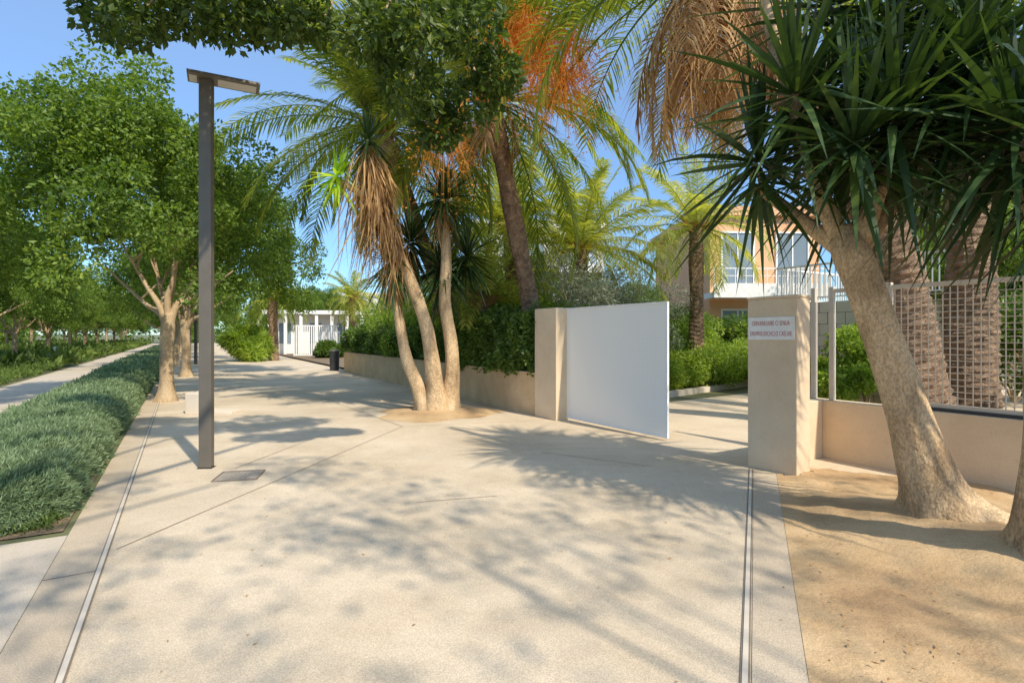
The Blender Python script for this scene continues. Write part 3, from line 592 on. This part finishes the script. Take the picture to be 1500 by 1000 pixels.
for c in cs[:nf:2]:
    p=c+np.array([rng.uniform(-.2,.2),.1,.45]); tr_.append(tube([p,(p+c)/2+rng.normal(size=3)*.05,c],[.016,.012,.006],6,5,0))
obj_from("trunk",[(v,f,M['bark']) for v,f in tr_],st,smooth=True)
V1,F1=clumps(cs[:nf],rs[:nf],560,.085,.05); V2,F2=clumps(cs[nf:],rs[nf:],120,.11,.065)
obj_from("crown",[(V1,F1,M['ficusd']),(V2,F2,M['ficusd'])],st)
B=np.array([5.6,-3.2,0]); st=empty("shade_tree",tuple(B),"spreading tree shading paving and sandy bed","tree")
tr_=[tube([(0,0,-.05),(0,0,1.5),(-.1,.1,3.2)],[.34,.25,.2],20,14,.05,2,flare=.3)]; cs=[];rs=[]
for k in range(70):
    x=rng.uniform(.6,7.6); y=rng.uniform(-3.8,2.2); z=rng.uniform(4.8,6.8)
    if z<1.9+.62*y+1.5: continue
    cs.append((x,y,z)); rs.append(rng.uniform(.25,.85))
cs=np.array(cs)-B
for c in cs[::7]:
    s0=np.array([-.1,.1,3.0]); md=s0*.5+c*.5+np.array([0,0,.4]); tr_.append(tube([s0,md,c],[.05,.02,.008],16,7,.04,c[0]))
obj_from("trunk",[(v,f,M['bark']) for v,f in tr_],st,smooth=True)
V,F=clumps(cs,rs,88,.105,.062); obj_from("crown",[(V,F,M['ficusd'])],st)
# ------------------------------------------------------------------ buildings
def building(name,label,loc,rz,w,d,h,st_,bays,wm,bal=True,win_w=.55,parapet=.5,skip=()):
    e=empty(name,loc,label,"building",rz); fh=h/st_
    obj_from("wall",[(*boxes([(0,w,0,d,0,h)]),wm)],e)
    obj_from("roof",[(*boxes([(-.25,w+.25,-.25,d+.25,h+.002,h+parapet)]),wm)],e)
    bw=w/bays
    for i in range(st_):
        for j in range(bays):
            x0=j*bw+bw*(1-win_w)/2;x1=x0+bw*win_w; z0=i*fh+(.1 if bal else .8);z1=i*fh+fh*.78; xm=(x0+x1)/2
            fr=boxes([(x0-.08,x1+.08,-.06,.01,z1,z1+.08),(x0-.08,x0,-.06,.01,z0,z1),(x1,x1+.08,-.06,.01,z0,z1),(x0-.08,x1+.08,-.06,.01,z0-.07,z0),(xm-.03,xm+.03,-.05,.01,z0,z1)])
            gl_=boxes([(x0,xm-.03,-.02,.0-.004,z0,z1),(xm+.03,x1,-.02,-.004,z0,z1)])
            obj_from("window",[(*fr,M['white']),(*gl_,M['glass'])],e)
        if bal and i>0:
            z=i*fh; lst=[(-.3,w-.2,-1.2,-.08,z-.25,z-.02),(-.3,w-.2,-1.2,-1.1,z-.019,z+.35)]; rl=[(-.3,w-.2,-1.18,-1.14,z+.95,z+1.0),(-.3,w-.2,-1.17,-1.15,z+.65,z+.68)]+[(x,x+.03,-1.17,-1.15,z+.35,z+.95) for x in np.arange(-.3,w-.2,.45)]
            obj_from("balcony",[(*boxes(lst),M['white']),(*boxes(rl),M['white'])],e)
building("hotel_building","pale multi-storey building behind palms",(-3.2,40,0),math.radians(4),10,10,9.5,3,5,M['bldw'])
building("hotel_building","peach building with bright white stacked balconies",(8.7,24,0),math.radians(2),4.9,8,6.8,2,2,M['bldo'],parapet=.4)
building("apartment_building","white apartment block rising beyond gatehouse",(-29,70,0),math.radians(10),17,10,6.6,2,6,M['bldw'],win_w=.3)
gh=empty("gatehouse",(-18.8,42,0),"white flat-roofed gatehouse with columns and glazed bays","building",math.radians(12))
obj_from("wall",[(*boxes([(0,7.0,1.2,6,0,3.2)]),M['white'])],gh)
obj_from("roof",[(*boxes([(-.4,7.6,.0,6.4,3.202,3.5)]),M['white'])],gh)
for x in (0,1.15,2.3,3.45,4.6,5.75,6.9): obj_from("column",[(*boxes([(x,x+.22,.1,.32,0,3.2)]),M['white'])],gh)
for x in (.6,2.9,5.0): obj_from("window",[(*boxes([(x,x+.9,1.16,1.195,.9,2.5)]),M['glass']),(*boxes([(x+.42,x+.48,1.14,1.155,.9,2.5)]),M['white'])],gh)
gg=empty("entrance_gate",(-15.6,39.0,0),"white barred vehicle gates beside gatehouse","gate",math.radians(8))
for x in (0,1.6):
    obj_from("gate_leaf",[(*boxes([(x,x+1.5,-.03,.03,.1,.18),(x,x+1.5,-.03,.03,2.2,2.28)]+[(x+q,x+q+.08,-.025,.025,.18,2.2) for q in np.arange(0,1.44,.15)]),M['white'])],gg)
# ------------------------------------------------------------------ light, sky, camera
S=Vector((.47,-.60,.78)).normalized()
sun=bpy.data.lights.new("sun",'SUN'); sun.energy=5.0; sun.angle=math.radians(1.0); sun.color=(1,.91,.76)
so=bpy.data.objects.new("sun",sun); COL.objects.link(so); so.rotation_euler=S.to_track_quat('Z','Y').to_euler(); so.location=(5,-5,20)
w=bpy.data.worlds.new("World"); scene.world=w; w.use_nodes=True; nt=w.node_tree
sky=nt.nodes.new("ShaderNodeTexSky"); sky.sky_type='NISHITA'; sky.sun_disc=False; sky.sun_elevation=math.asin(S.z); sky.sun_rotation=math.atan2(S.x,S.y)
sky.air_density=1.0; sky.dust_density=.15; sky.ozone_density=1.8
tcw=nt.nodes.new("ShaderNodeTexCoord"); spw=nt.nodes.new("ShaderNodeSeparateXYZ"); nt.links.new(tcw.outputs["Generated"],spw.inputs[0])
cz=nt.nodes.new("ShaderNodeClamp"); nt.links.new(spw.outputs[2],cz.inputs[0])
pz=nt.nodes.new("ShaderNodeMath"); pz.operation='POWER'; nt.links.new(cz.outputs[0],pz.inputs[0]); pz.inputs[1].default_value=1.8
gr=nt.nodes.new("ShaderNodeMix"); gr.data_type='RGBA'; nt.links.new(pz.outputs[0],gr.inputs[0]); gr.inputs[6].default_value=(.62,.90,1.18,1); gr.inputs[7].default_value=(4.6,3.8,3.0,1)  # gain added to the sky colour, zenith boosted as extra fill light
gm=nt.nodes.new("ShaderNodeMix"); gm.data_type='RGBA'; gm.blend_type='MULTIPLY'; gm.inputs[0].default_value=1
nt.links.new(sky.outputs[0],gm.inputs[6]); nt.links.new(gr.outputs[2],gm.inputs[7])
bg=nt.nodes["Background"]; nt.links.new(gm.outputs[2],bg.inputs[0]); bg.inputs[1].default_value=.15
cam=bpy.data.cameras.new("camera"); cam.lens=19.2; cam.sensor_width=36; cam.shift_y=-10/1500; cam.clip_end=9000; cam.clip_start=.05
co=bpy.data.objects.new("camera",cam); COL.objects.link(co); co.location=(0,0,1.6); co.rotation_euler=(math.pi/2,0,0)
scene.camera=co
scene.view_settings.view_transform='Standard'; scene.view_settings.look='None'; scene.view_settings.exposure=0
